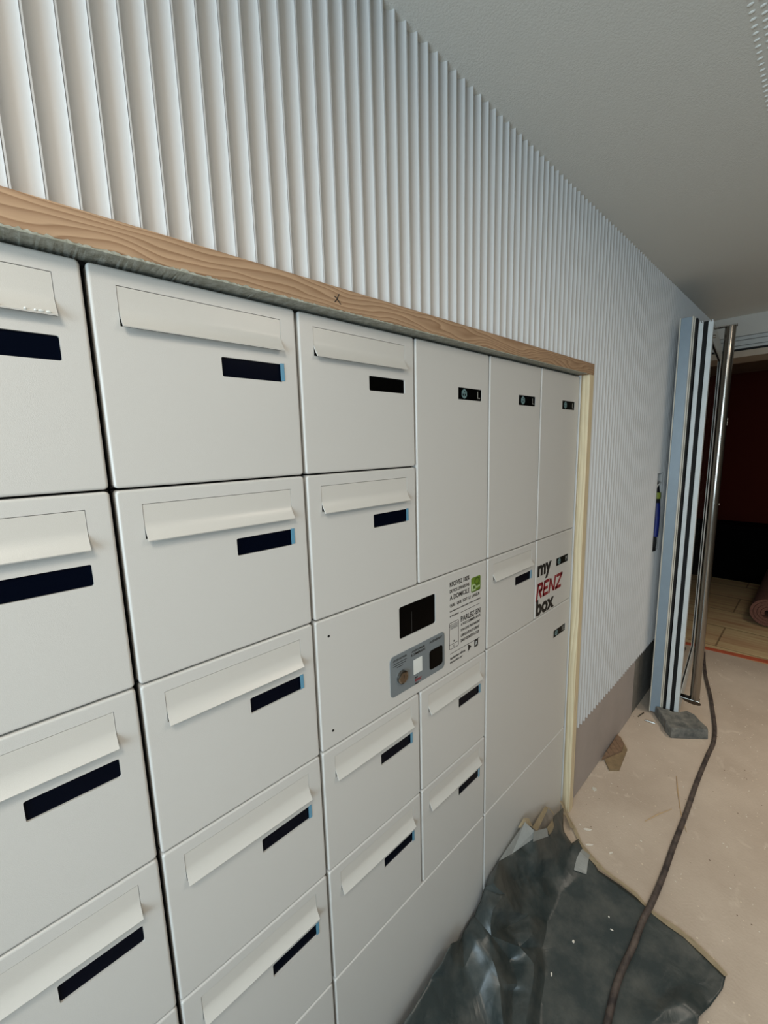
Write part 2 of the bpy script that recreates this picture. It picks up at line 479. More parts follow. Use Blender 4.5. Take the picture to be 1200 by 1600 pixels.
# glazed entrance at the near end
bm = bmesh.new()
box(bm, XL-0.1, XL, -2.55, 0.0, 0, 0.85); box(bm, XL-0.1, XL, -2.55, 0.0, 2.14, CEIL)
box(bm, XL-0.1, XL, -2.55, -2.08, 0.85, 2.14); box(bm, XL-0.1, XL, -0.12, 0.0, 0.85, 2.14)
bmesh.ops.recalc_face_normals(bm, faces=bm.faces)
st(link('wall_near', bm, M['concrete_wall']))  # unseen too, given the same invented grey to cut bounce
bm = bmesh.new()
for y in (-2.08, -1.45, -0.80, -0.16): box(bm, XL-0.07, XL-0.02, y, y+0.04, 0.85, 2.14)
bmesh.ops.recalc_face_normals(bm, faces=bm.faces)
st(link('window_1', bm, M['track']))

# header over the opening to the dark room: plaster, aluminium track, beige soffit
bm = bmesh.new(); box(bm, 3.64, 3.94, -2.55, 0.30, 2.266, 2.43); bmesh.ops.recalc_face_normals(bm, faces=bm.faces)
st(link('wall_header', bm, M['wallp']))
bm = bmesh.new()
for z0, z1, x in ((2.240, 2.262, 3.636), (2.205, 2.236, 3.632), (2.184, 2.201, 3.628)):
    box(bm, x, 3.70, -2.55, -0.02, z0, z1)
bmesh.ops.recalc_face_normals(bm, faces=bm.faces)
st(link('trim_4', bm, M['track']))
st(boxobj('trim_5', 3.640, 3.698, -2.55, -0.02, 2.172, 2.183, M['blackgap']))
st(boxobj('trim_6', 3.634, 3.94, -2.55, 0.29, 2.130, 2.170, M['header']))
st(boxobj('trim_7', 3.705, 3.94, -2.55, 0.29, 2.1705, 2.265, M['wallp']))

# wooden frame round the letterbox opening
top = boxobj('trim_1', OX0, OX1, -0.026, 0.02, 1.8425, 1.8815, M['wood'], b=0.0012); st(top)
jr = boxobj('trim_2', 1.5250, OX1, -0.026, 0.02, 0.0, 1.8420, M['woodv_lit'], b=0.0012); st(jr)
jl = boxobj('trim_3', OX0, -0.3080, -0.026, 0.02, 0.0, 1.8420, M['woodv_lit'], b=0.0012); st(jl)
bm = bmesh.new()
tube(bm, [(0.3640, -0.0262, 1.8545), (0.3690, -0.0264, 1.8600), (0.3745, -0.0262, 1.8700)], 0.0008, 5)
tube(bm, [(0.3640, -0.0262, 1.8640), (0.3680, -0.0264, 1.8625), (0.3775, -0.0262, 1.8530)], 0.0008, 5)
link('marker_cross', bm, M['pencil'], top)
bm = bmesh.new()   # crust of old plaster along the underside
rnd = random.Random(3); x = -0.34; A_ = []; B_ = []
while x < 1.50:
    k_ = max(0.0, 1.0-x/0.9) if x > 0 else 1.0
    A_.append(bm.verts.new((x, -0.0264-rnd.uniform(0, 0.0004)*k_, 1.8424+(rnd.random()**3)*0.0035*k_)))
    B_.append((bm.verts.new((x, -0.0262, 1.8410-rnd.uniform(0, 0.0006)*k_)), bm.verts.new((x, 0.016, 1.8408-rnd.uniform(0, 0.0010)*k_))))
    x += rnd.uniform(0.002, 0.005)
for i in range(len(A_)-1):
    bm.faces.new((A_[i], A_[i+1], B_[i+1][0], B_[i][0])); bm.faces.new((B_[i][0], B_[i+1][0], B_[i+1][1], B_[i][1]))
bmesh.ops.solidify(bm, geom=bm.faces[:], thickness=-0.0006)
bmesh.ops.recalc_face_normals(bm, faces=bm.faces)
link('plaster_residue', bm, M['plastergrime'], top)

# pale metal cover strip between the last doors and the frame
bm = bmesh.new(); bbox(bm, 1.5035, 1.5065, -0.003, 0.25, 0.004, 1.8400, 0.0008)
tag(link('cover_strip', bm, M['door']), 'thin upright cream metal strip between the last locker doors and the wooden jamb', 'trim strip')

# ---------------------------------------------------------------- letterbox bank
DG = 0.006; DV = 0.003; DEP = 0.018
def cellrect(col0, col1, row0, row1):
    return col0*CW, col1*CW, Z0-row1*RH, Z0-row0*RH

def make_body(root, w, h):
    bm = bmesh.new(); box(bm, -w/2+0.0015, w/2-0.0015, DEP+0.0005, 0.255, 0.001, h-0.001)
    bmesh.ops.recalc_face_normals(bm, faces=bm.faces)
    return link('casing', bm, M['body'], root)

def door_part(root, w, h, holes, name='door'):
    bm = bmesh.new()
    plate(bm, rr(-w/2+DG/2, w/2-DG/2, DV/2, h-DV/2, 0.0055, 5), 0.0, DEP, holes=holes, round_=0.0036, seg=4, hole_depth=0.006)
    return link(name, bm, M['door'], root)

FX0, FX1, FT, FB = 0.033, 0.268, 0.0225, 0.0725     # flap
LX0, LX1, LT, LB = 0.163, 0.2665, 0.0945, 0.1235    # name window
def flap_mesh():
    """flat upper part that sweeps out to a lip at the bottom"""
    bm = bmesh.new()
    h = FB-FT; prof = []
    n = 16
    for i in range(n+1):
        t = i/n; z = -t*h
        y = 0.0004-(0.0115*max(0, (t-0.52)/0.48)**1.7)
        prof.append((y, z))
    prof.append((prof[-1][0]+0.0006, prof[-1][1]-0.0014))
    back = [(y+0.0022, z+0.0002) for y, z in prof][::-1]
    back[0] = (prof[-1][0]+0.0022, prof[-1][1]+0.0006)
    loop = prof+back
    a = [bm.verts.new((FX0+0.0006, y, z)) for y, z in loop]; b = [bm.verts.new((FX1-0.0006, y, z)) for y, z in loop]
    m = len(loop)
    for i in range(m): bm.faces.new((a[i], a[(i+1) % m], b[(i+1) % m], b[i]))
    bm.faces.new(a[::-1]); bm.faces.new(b)
    bmesh.ops.recalc_face_normals(bm, faces=bm.faces)
    return bm

def make_letterbox(film, window='navy'):
    r = thing('letterbox', 'x', 'letterbox')
    w, h = CW, RH
    X = lambda v: v-w/2
    hs = [[(X(FX0), h-FB), (X(FX1), h-FB), (X(FX1), h-FT), (X(FX0), h-FT)], rr(X(LX0), X(LX1), h-LB, h-LT, 0.0025, 3)]
    make_body(r, w, h); door_part(r, w, h, hs)
    f = link('flap', flap_mesh(), M['flap'], r, smooth=30); f.location = (-w/2, 0, h-FT-0.0008)
    np_ = plateobj('name_window', rr(X(LX0)+0.0007, X(LX1)-0.0007, h-LB+0.0007, h-LT-0.0007, 0.002, 3), 0.0026, 0.0058, M[window], r)
    if film:
        t = boxobj('film_tab', X(LX1)-0.0035, X(LX1)+0.0035, -0.0010, -0.0003, h-LB+0.002, h-LT+0.001, M['film'], np_)
        tag(t, 'blue protective film end')
    return r

def copy_tree(o, parent=None):
    c = o.copy(); COL.objects.link(c)
    if parent: c.parent = parent
    for ch in [q for q in bpy.data.objects if q.parent == o]:
        d = copy_tree(ch, c)
    return c

colname = {-1: 'leftmost column', 0: 'second column from the left', 1: 'third column from the left', 2: 'fourth column', 3: 'fifth column'}
rowname = ['top row', 'second row down', 'third row down', 'fourth row down', 'fifth row down']
BOX = []
for c in (-1, 0):
    for r_ in range(5): BOX.append((c, r_))
BOX += [(1, 0), (1, 1), (1, 3), (1, 4), (2, 3), (2, 4), (3, 2)]
special = {
    (-1, 0): 'cream letterbox cut by the photo edge, topmost of the leftmost column, chipped flap lip',
    (-1, 1): 'cream letterbox cut by the photo edge, second down in the leftmost column',
    (-1, 2): 'cream letterbox cut by the photo edge, third down in the leftmost column',
    (-1, 3): 'cream letterbox cut by the photo edge, fourth down in the leftmost column',
    (-1, 4): 'cream letterbox at the bottom left photo corner, fifth down in the leftmost column',
    (0, 0): 'wide looking cream letterbox right under the wooden frame, top of the first full column',
    (0, 1): 'cream letterbox second from the top in the first full column, blue film tab',
    (0, 2): 'cream letterbox third from the top in the first full column, blue film tab',
    (0, 3): 'cream letterbox fourth from the top in the first full column, blue film tab',
    (0, 4): 'cream letterbox fifth from the top in the first full column, cut by the photo bottom',
    (1, 0): 'cream letterbox under the marker cross on the wooden frame, plain black name window',
    (1, 1): 'cream letterbox directly above the blank left end of the control panel',
    (1, 3): 'cream letterbox directly below the left half of the control panel',
    (1, 4): 'cream letterbox second below the left half of the control panel, above the plinth',
    (2, 3): 'cream letterbox directly below the printed sticker and the right half of the control panel',
    (2, 4): 'cream letterbox second below the right half of the control panel, above the plinth',
    (3, 2): 'small looking cream letterbox between the control panel and the red and black lettered door',
}
protos = {'film': make_letterbox(True), 'plain': make_letterbox(False), 'black': make_letterbox(False, 'black')}
used = set()
for (c, r_) in BOX:
    k_ = 'plain' if c == -1 else 'black' if (c, r_) == (1, 0) else 'film'
    o = copy_tree(protos[k_]) if k_ in used else protos[k_]
    used.add(k_)
    x0, x1, z0, z1 = cellrect(c, c+1, r_, r_+1)
    o.location = ((x0+x1)/2, 0, z0)
    tag(o, special[(c, r_)], 'letterbox', 'cream letterboxes set in the wall')

# knocked paint along the lip of the topmost flap at the photo's left edge
corner_box = [o for o in bpy.data.objects if o.get('label') == special[(-1, 0)]][0]
cflap = [c for c in bpy.data.objects if c.parent == corner_box and c.name.startswith('flap')][0]
rnd = random.Random(2)
for xc in (0.206, 0.214, 0.238, 0.247, 0.252, 0.259):
    bm = bmesh.new()
    bmesh.ops.create_icosphere(bm, subdivisions=1, radius=0.0016, matrix=Matrix.Translation((xc, -0.0110, -(FB-FT)+0.002)) @ Matrix.Diagonal((rnd.uniform(1, 2.2), 0.5, 0.9, 1)))
    link('paint_nick', bm, M['white'], cflap)

# parcel lockers
def hex_icon(bm, cx, cz, r, y):
    P = [(cx+r*math.sin(a*PI/3), cz+r*math.cos(a*PI/3)) for a in range(6)]
    for i in range(6): bar2(bm, P[i], P[(i+1) % 6], r*0.34, y)
    for i in (1, 3, 5): bar2(bm, (cx, cz), P[i], r*0.34, y)
    bar2(bm, (cx-r*0.4, cz+r*0.55), (cx+r*0.45, cz+r*0.1), r*0.3, y)

def make_locker(cells, letter, label):
    x0, x1, z0, z1 = cellrect(*cells); w, h = x1-x0, z1-z0
    r = thing('parcel_locker', label, 'parcel locker', ((x0+x1)/2, 0, z0), 'cream parcel lockers with black badges')
    # the badge sits by the right edge of the last column
    bx0, bx1 = w/2-CW+0.160, w/2-CW+0.262
    zt, zb = h-0.0945, h-0.1240
    make_body(r, w, h)
    door_part(r, w, h, [rr(bx0, bx1, zb, zt, 0.0012, 2)])
    b = plateobj('size_badge', rr(bx0+0.0006, bx1-0.0006, zb+0.0006, zt-0.0006, 0.001, 2), 0.0006, 0.0055, M['black'], r)
    bm = bmesh.new(); hex_icon(bm, bx0+0.026, (zt+zb)/2, 0.0105, 0.0006); link('cube_symbol', bm, M['teal'], b)
    bm = bmesh.new()
    lw = {'L': 0.012, 'M': 0.016, 'XL': 0.024}[letter]
    text_mesh(bm, letter, bx1-0.006-lw, bx1-0.006, zb+0.006, zt-0.006, 0.0006); link('size_letter', bm, M['palegrey'], b)
    return r, w, h
make_locker((2, 3, 0, 2), 'L', 'tall cream parcel locker with L badge, leftmost of the three tall lockers')
make_locker((3, 4, 0, 2), 'L', 'tall cream parcel locker with L badge, middle of the three tall lockers')
make_locker((4, 5, 0, 2), 'L', 'tall cream parcel locker beside the wooden jamb, rightmost of the three tall lockers')
lk, w, h = make_locker((4, 5, 2, 3), 'M', 'small cream parcel locker lettered in black and dark red beside the wooden jamb')
make_locker((3, 5, 3, 5), 'XL', 'big square cream parcel locker below the lettered door, above the plinth')
X = lambda v: v/1000-w/2
Zc = lambda v: h-v/1000
bm = bmesh.new()
text_mesh(bm, 'my', X(14), X(120), Zc(149), Zc(91), -0.0001, bold=0.044)
link('my_lettering', bm, M['ink'], lk)
bm = bmesh.new()
text_mesh(bm, 'box', X(11), X(152), Zc(277), Zc(216), -0.0001, bold=0.044)
link('box_lettering', bm, M['ink'], lk)
bm = bmesh.new()
def Lt(pts, wd=11.5):
    for a, b in zip(pts, pts[1:]): bar2(bm, (X(a[0]), Zc(a[1])), (X(b[0]), Zc(b[1])), wd/1000, -0.0001)
b0, t0 = 211, 159
s = lambda x, z: x+(b0-z)*0.20       # forward slant
def LtS(pts): Lt([(s(x, z), z) for x, z in pts])
LtS([(14, b0+9), (14, t0+1)]); LtS([(8, t0+3), (44, t0+3)]); LtS([(44, t0), (44, 187)]); LtS([(48, 185), (24, 185)]); LtS([(27, 185), (48, b0+2)])
LtS([(62, b0+2), (62, t0)]); LtS([(58, t0+3), (98, t0+3)]); LtS([(62, 186), (92, 186)]); LtS([(58, b0-3), (98, b0-3)])
LtS([(107, b0+2), (107, t0)]); LtS([(107, t0+3), (143, b0-1)]); LtS([(146, b0+2), (146, t0-2)])
LtS([(156, t0+3), (206, t0+3)]); LtS([(205, t0), (163, b0)]); LtS([(156, b0-3), (206, b0-3)])
link('red_lettering', bm, M['red'], lk)

# plinth panels under the bank
for cc0, cc1, lab in ((-1, 1, 'cream plinth panel under the two left columns of letterboxes'),
                      (1, 3, 'wide cream plinth panel under the columns below the control panel'),
                      (3, 5, 'cream plinth panel at the right end, half hidden by dark plastic sheet')):
    x0, x1 = cc0*CW, cc1*CW; zt = Z0-5*RH; w = x1-x0
    p = thing('plinth_panel', lab, 'plinth panel', ((x0+x1)/2, 0, 0.0), 'plinth panels')
    bm = bmesh.new(); plate(bm, rr(-w/2+DG/2, w/2-DG/2, 0.002, zt-DV/2, 0.0055, 5), 0.0, DEP, round_=0.0036)
    link('front', bm, M['door'], p)
    bm = bmesh.new(); box(bm, -w/2+0.0015, w/2-0.0015, DEP+0.0005, 0.255, 0.002, zt-0.001); bmesh.ops.recalc_face_normals(bm, faces=bm.faces)
    link('casing', bm, M['body'], p)

# control panel (columns 2-3, third row)
x0, x1, z0, z1 = cellrect(1, 3, 2, 3); w, h = x1-x0, z1-z0
cp = thing('control_panel', 'cream control panel with dark screen, grey access plate and printed French sticker', 'control panel', ((x0+x1)/2, 0, z0))
X = lambda v: v/1000-w/2
Zc = lambda v: h-v/1000
make_body(cp, w, h)
door_part(cp, w, h, [rr(X(233), X(364), Zc(118), Zc(39), 0.006, 5)], name='front')
sc_ = plateobj('screen', rr(X(233)+0.0006, X(364)-0.0006, Zc(118)+0.0006, Zc(39)-0.0006, 0.0055, 5), 0.0016, 0.0055, M['black'], cp)
boxobj('screen_seam', X(276), X(277.5), 0.0012, 0.0018, Zc(116), Zc(62), M['body'], sc_)
for hx, hz in ((33, 39), (32, 246)):
    bm = bmesh.new(); tube(bm, [(X(hx), 0.001, Zc(hz)), (X(hx), -0.0004, Zc(hz))], 0.0028, 12)
    link('fixing_hole', bm, M['blackgap'], cp)
gp = plateobj('access_plate', rr(X(198), X(399), Zc(254), Zc(152), 0.012, 6), -0.0014, 0.0, M['panelgrey'], cp, round_=0.0006, seg=2)
tag(gp, 'rounded mid-grey plate')
plateobj('reader_window', rr(X(337), X(390), Zc(239), Zc(186), 0.008, 5), -0.0018, -0.0014, M['black'], gp)
bm = bmesh.new()
c = (X(236), Zc(212))
tube(bm, [(c[0], -0.0010, c[1]), (c[0], -0.0075, c[1]), (c[0], -0.0085, c[1])], 0.015, 28, rad=[0.0165, 0.0165, 0.0148])
lo = link('lock', bm, M['steel'], gp, smooth=40)
bm = bmesh.new(); tube(bm, [(c[0], -0.0084, c[1]), (c[0], -0.0090, c[1])], 0.0125, 24)
link('lock_face', bm, M['brass'], lo, smooth=40)
boxobj('keyhole', c[0]-0.0008, c[0]+0.0008, -0.0093, -0.0089, c[1]-0.001, c[1]+0.008, M['blackgap'], lo)
plateobj('white_label', rr(X(277), X(309), Zc(226), Zc(187), 0.001, 2), -0.0017, -0.0014, M['white'], gp)
bm = bmesh.new()
text_mesh(bm, 'ACCÈS FACTEUR', X(208), X(254), Zc(166), Zc(160), -0.0014, bold=0.02)
text_mesh(bm, 'ACCÈS LIVREURS', X(272), X(319), Zc(166), Zc(160), -0.0014, bold=0.02)
text_mesh(bm, '& COMMERÇANTS', X(270), X(321), Zc(176.5), Zc(169), -0.0014, bold=0.02)
text_mesh(bm, 'ACCÈS RÉSIDENT', X(338), X(388), Zc(166), Zc(159), -0.0014, bold=0.02)
for zz, xa, xb in ((172, 208, 254), (177.5, 208, 250), (183, 220, 240)):
    bar2(bm, (X(xa), Zc(zz)), (X(xb), Zc(zz)), 0.0013, -0.0014)
text_mesh(bm, 'my', X(281), X(292), Zc(239.5), Zc(233.5), -0.0014, bold=0.03)
text_mesh(bm, 'box', X(281), X(295), Zc(254), Zc(247.5), -0.0014, bold=0.03)
link('plate_lettering', bm, M['ink'], gp)
bm = bmesh.new(); text_mesh(bm, 'RENZ', X(281), X(306), Zc(246), Zc(239.5), -0.0016, bold=0.03, shear=0.2)
link('red_plate_lettering', bm, M['red'], gp)
bm = bmesh.new()
T = lambda s_, a, b, zb_, zt_, bo=0.02, sh=0.0: text_mesh(bm, s_, X(300+a), X(300+b), Zc(zb_), Zc(zt_), -0.0001, bold=bo, shear=sh)
T('RECEVEZ 100%', 123, 211, 39, 26); T('DE VOS LIVRAISONS', 123, 211, 56, 47); T('A DOMICILE', 123, 211, 76, 62.5, 0.016)
T('QUEL  QUE  SOIT  LE  LIVREUR', 123, 262, 97, 87)
T('Commerçants, e-commerçants, services, commandes', 123, 266, 110.5, 104.5, 0.012)
T('et récupérez', 123, 162, 125, 118, 0.012)
T('PARLEZ-EN', 172, 266, 151, 135.5, 0.018)
T('A VOS COMMERÇANTS', 172, 266, 165, 155.5); T("POUR QU'ILS TELECHARGENT", 172, 264, 180.5, 172)
T("L'APPLICATION ET LIVRENT", 172, 262, 196, 187.5); T('DANS VOS BOITES A COLIS', 172, 260, 211, 202.5)
T('Application offerte', 123, 193, 247, 238); T('disponible sur', 123, 180, 258, 250)
bar2(bm, (X(472), Zc(123)), (X(565), Zc(123)), 0.0011, -0.0001)
bar2(bm, (X(424), Zc(228)), (X(566), Zc(228)), 0.0011, -0.0001)
# play triangle and square app symbol
v = [bm.verts.new((X(x_), -0.0004, Zc(z_))) for x_, z_ in ((506, 252), (522, 240), (506, 229))]; bm.faces.new(v)
v = [bm.verts.new((x_, -0.0004, z_)) for x_, z_ in rr(X(537), X(556), Zc(250), Zc(228), 0.002, 3)]; bm.faces.new(v)
link('printed_text', bm, M['ink'], cp)
bm = bmesh.new()
for a, b in (((541, 246), (546.5, 233)), ((552, 246), (546.5, 233)), ((542, 242), (551, 242))):
    bar2(bm, (X(a[0]), Zc(a[1])), (X(b[0]), Zc(b[1])), 0.0015, -0.0004)
link('app_symbol', bm, M['white'], cp)
bm = bmesh.new()   # outlined telephone
O = rr(X(421), X(461), Zc(215), Zc(140), 0.003, 3)
for i in range(len(O)): bar2(bm, O[i], O[(i+1) % len(O)], 0.0012, -0.0001)
for zz in (146, 150, 202): bar2(bm, (X(421), Zc(zz)), (X(461), Zc(zz)), 0.0009, -0.0001)
for k in range(3): bar2(bm, (X(425), Zc(153+k*2.6)), (X(457), Zc(153+k*2.6)), 0.0008, -0.0001)
v = [bm.verts.new((X(441)+0.0028*math.cos(a*PI/5), -0.0003, Zc(195)+0.0028*math.sin(a*PI/5))) for a in range(10)]; bm.faces.new(v)
for a in range(8):
    bar2(bm, (X(441)+0.0026*math.cos(a*PI/4), Zc(208.5)+0.0026*math.sin(a*PI/4)), (X(441)+0.0026*math.cos((a+1)*PI/4), Zc(208.5)+0.0026*math.sin((a+1)*PI/4)), 0.0008, -0.0001)
link('telephone_symbol', bm, M['ink'], cp)
em = plateobj('emblem', rr(X(520), X(565), Zc(81), Zc(38), 0.005, 4), -0.0005, 0.0, M['green'], cp); tag(em, 'green rounded square emblem')
plateobj('emblem_inset', rr(X(523), X(541), Zc(77), Zc(58), 0.001, 2), -0.0008, -0.0005, M['palegreen'], em)
plateobj('emblem_dot', rr(X(529), X(537), Zc(72), Zc(62), 0.001, 2), -0.0010, -0.0008, M['darkgreen'], em)
bm = bmesh.new()
P = [(X(548)+0.011*math.cos(a*PI/7), Zc(52)+0.010*math.sin(a*PI/7)) for a in range(14)]
for i in range(14): bar2(bm, P[i], P[(i+1) % 14], 0.004, -0.0005)
bar2(bm, (X(521), Zc(79)), (X(564), Zc(79)), 0.0025, -0.0005)
link('emblem_crown', bm, M['darkgreen'], em)
bm = bmesh.new(); text_mesh(bm, 'open', X(543), X(562), Zc(74), Zc(66), -0.0005, bold=0.02); link('emblem_mark', bm, M['palegreen'], em)

# ---------------------------------------------------------------- recess with cables in the fluted wall
rb = thing('wall_recess_box', 'narrow upright opening cut in the fluted wall holding loose cables', 'wall box', ((RX0+RX1)/2, 0.0, RZ0))
wx = (RX1-RX0)/2-0.001; hz = RZ1-RZ0
bm = bmesh.new()
box(bm, -wx, -wx+0.004, -0.0225, 0.085, 0.002, hz-0.002); box(bm, wx-0.004, wx, -0.020, 0.085, 0.002, hz-0.002)
box(bm, -wx+0.004, wx-0.004, -0.016, 0.085, 0.002, 0.006); box(bm, -wx+0.004, wx-0.004, -0.016, 0.085, hz-0.006, hz-0.002)
box(bm, -wx+0.004, wx-0.004, 0.080, 0.085, 0.006, hz-0.006)
bmesh.ops.recalc_face_normals(bm, faces=bm.faces); link('lining', bm, M['socketwhite'], rb)
cb = thing('cable_bundle', 'dark blue and black cable bundle hanging inside the opening of the fluted wall', 'cables', (2.60, 0.0, RZ0))
def cable_part(name, pts, r, m, parent=cb):
    bm = bmesh.new(); tube(bm, smooth_path(pts, 6), r, 10); return link(name, bm, m, parent, smooth=50)
cable_part('black_sheath', [(0.035, 0.03, 0.43), (0.03, 0.005, 0.38), (0.027, -0.006, 0.32), (0.022, -0.010, 0.27)], 0.016, M['blackgap'])
cable_part('blue_sheath', [(0.022, -0.010, 0.275), (0.012, -0.016, 0.20), (0.004, -0.018, 0.13), (0.0, -0.016, 0.085)], 0.017, M['bluecable'])
cable_part('cable_tail', [(0.0, -0.016, 0.09), (-0.006, -0.020, 0.05), (-0.016, -0.020, 0.025), (-0.030, -0.024, 0.010)], 0.011, M['blackgap'])
cable_part('yellow_sleeve', [(0.0262, -0.009, 0.335), (0.0235, -0.0105, 0.30)], 0.0172, M['yellow'])
cable_part('thin_wire', [(0.05, 0.02, 0.40), (0.01, -0.022, 0.392), (-0.02, -0.012, 0.36), (-0.032, -0.010, 0.22), (-0.036, -0.008, 0.10)], 0.004, M['socketwhite'])

# ---------------------------------------------------------------- glazed door leaves parked against the wall
YAW = math.atan2(0.085, 0.88)
def leafspace(o, x, y): o.location = (x, y, 0.0); o.rotation_euler = (0, 0, YAW)
DL = thing('door_frame_profile', 'tall upright pale blue-grey aluminium door profile standing closest to the fluted wall', 'door profile')
leafspace(DL, 2.545, -0.123)
# in leaf space: x runs along the leaf away from the camera, y towards the wall
boxobj('face', 0.0, 0.060, 0.002, 0.048, 0.012, 2.205, M['bluealu'], DL, b=0.0015)
boxobj('edge_bead', -0.003, 0.030, 0.048, 0.053, 0.008, 2.207, M['creamalu'], DL, b=0.001)
boxobj('inner_bead', -0.002, 0.040, -0.005, 0.002, 0.012, 2.207, M['creamalu'], DL, b=0.001)
boxobj('second_bead', 0.004, 0.040, -0.0115, -0.0065, 0.012, 2.200, M['creamalu'], DL, b=0.001)
boxobj('rubber_seal', 0.006, 0.060, -0.021, -0.0117, 0.015, 2.195, M['blackgap'], DL)
boxobj('panel', 0.060, 0.860, 0.010, 0.040, 0.012, 2.205, M['bluealu'], DL)

def leaf(name, label, x, y, zt, depth, glass=True):
    o = thing(name, label, 'glass door', group='folded glass door leaves')
    leafspace(o, x, y)
    T_ = depth
    bm = bmesh.new()
    bbox(bm, 0.0, 0.055, -T_, 0.0, 0.015, zt, 0.0012)
    bbox(bm, 0.815, 0.870, -T_, 0.0, 0.015, zt, 0.0012)
    box(bm, 0.055, 0.815, -T_, 0.0, 0.015, 0.13); box(bm, 0.055, 0.815, -T_, 0.0, 2.085, zt)
    link('sash', bm, M['whitealu'], o)
    bm = bmesh.new()
    box(bm, 0.004, 0.05, -T_+0.003, -T_+0.007, zt, zt+0.009); box(bm, 0.004, 0.05, -0.007, -0.003, zt, zt+0.008)
    bmesh.ops.recalc_face_normals(bm, faces=bm.faces); link('top_lug', bm, M['whitealu'], o)
    bm = bmesh.new()
    box(bm, 0.055, 0.060, -T_+0.004, -0.004, 0.13, 2.085); box(bm, 0.810, 0.815, -T_+0.004, -0.004, 0.13, 2.085)
    box(bm, 0.060, 0.810, -T_+0.004, -0.004, 2.080, 2.085); box(bm, 0.060, 0.810, -T_+0.004, -0.004, 0.13, 0.135)
    bmesh.ops.recalc_face_normals(bm, faces=bm.faces); link('glazing_seal', bm, M['blackgap'], o)
    boxobj('glass_pane', 0.060, 0.810, -T_/2-0.003, -T_/2+0.003, 0.135, 2.080, M['glass'], o)
    return o
L1 = leaf('glass_door_leaf', 'white-edged glass door leaf standing between the blue-grey profile and the leaf with the bar handle', 2.560, -0.1475, 2.170, 0.019)
L2 = leaf('glass_door_leaf', 'white-edged glass door leaf carrying the long steel bar handle, farthest from the fluted wall', 2.560, -0.1860, 2.168, 0.021)
boxobj('rubber_seal', 0.008, 0.050, -0.0375, -0.0195, 0.016, 2.175, M['blackgap'], L1)
# bar handle
bm = bmesh.new(); tube(bm, [(0.056, -0.086, 0.135), (0.056, -0.086, 2.140)], 0.0225, 28)
hb = link('bar_handle', bm, M['steel'], L2, smooth=40); tag(hb, 'long polished steel bar handle')
bm = bmesh.new(); bbox(bm, 0.036, 0.078, -0.112, -0.021, 2.1405, 2.1455, 0.001); link('upper_bracket', bm, M['steel'], L2)
bm = bmesh.new(); bbox(bm, 0.036, 0.078, -0.110, -0.021, 0.128, 0.1345, 0.001); link('lower_bracket', bm, M['steel'], L2)
bm = bmesh.new()
tube(bm, [(0.030, -0.021, 2.10), (0.030, -0.031, 2.10)], 0.008, 12); tube(bm, [(0.065, -0.021, 2.105), (0.065, -0.031, 2.105)], 0.007, 12)
link('fixing_screw', bm, M['steel'], L2)
rnd = random.Random(11)
for z in (1.665, 1.675, 1.690, 1.255):
    bm = bmesh.new(); bmesh.ops.create_icosphere(bm, subdivisions=1, radius=0.004, matrix=Matrix.Translation((0.056, -0.1085, z)) @ Matrix.Diagonal((1, 0.4, rnd.uniform(0.8, 1.8), 1))); link('plaster_splash', bm, M['chip'], hb)

# floor socket of the sliding door
bm = bmesh.new()
P = [(2.835+0.030*math.cos(a*PI/12)+0.008*math.sin(a*PI/12), -0.222+0.050*math.sin(a*PI/12)) for a in range(24)]
prism(bm, P, 0.0, 0.0015)
tag(link('floor_socket', bm, mat('dark_socket', srgb(62, 48, 34), rough=0.8)), 'dark oval socket hole in the screed behind the bar handle foot', 'floor socket')

# ---------------------------------------------------------------- concrete paver piece
bm = bmesh.new()
TOP = [(2.537, -0.102), (2.484, -0.138), (2.441, -0.169), (2.411, -0.180), (2.373, -0.216), (2.409, -0.258), (2.495, -0.355), (2.518, -0.349), (2.556, -0.311), (2.600, -0.277), (2.612, -0.241), (2.585, -0.196), (2.560, -0.15)]
TOP = [(min(x, 2.543), y) if y > -0.24 else (x, y) for x, y in TOP]
n = len(TOP); cx = sum(p[0] for p in TOP)/n; cy = sum(p[1] for p in TOP)/n
rings = []
for z, s_ in ((0.0, 1.0), (0.006, 1.02), (0.050, 1.0), (0.056, 0.975), (0.058, 0.94)):
    rings.append([bm.verts.new((cx+(x-cx)*s_, cy+(y-cy)*s_, z)) for x, y in TOP])
for a, b in zip(rings, rings[1:]):
    for i in range(n): bm.faces.new((a[i], a[(i+1) % n], b[(i+1) % n], b[i]))
bm.faces.new(rings[0]); bm.faces.new(rings[-1])
bmesh.ops.recalc_face_normals(bm, faces=bm.faces)
tag(link('paving_stone', bm, M['paver']), 'grey angular concrete paving stone wedged at the foot of the glass doors', 'paving stone')

# ---------------------------------------------------------------- long cable on the floor
R_ = 0.0095
path = [(3.60, -0.16, R_), (3.42, -0.19, R_), (3.196, -0.236, R_), (2.98, -0.292, R_), (2.806, -0.330, R_), (2.62, -0.368, R_), (2.47, -0.384, R_), (2.343, -0.381, R_), (2.10, -0.378, R_),
        (1.88, -0.381, R_), (1.669, -0.380, R_), (1.50, -0.382, R_), (1.367, -0.380, R_+0.004), (1.27, -0.374, R_+0.003), (1.175, -0.374, R_+0.003), (1.05, -0.370, R_+0.003), (0.929, -0.381, R_+0.003), (0.80, -0.40, R_+0.004), (0.55, -0.445, R_), (0.2, -0.54, R_), (-0.4, -0.72, R_), (-1.2, -0.78, R_), (-2.2, -0.95, R_)]
bm = bmesh.new(); tube(bm, smooth_path(path, 8), R_, 12)
tag(link('power_cable', bm, M['cable'], smooth=50), 'thick dusty black cable running along the floor and over the plastic sheet', 'cable')

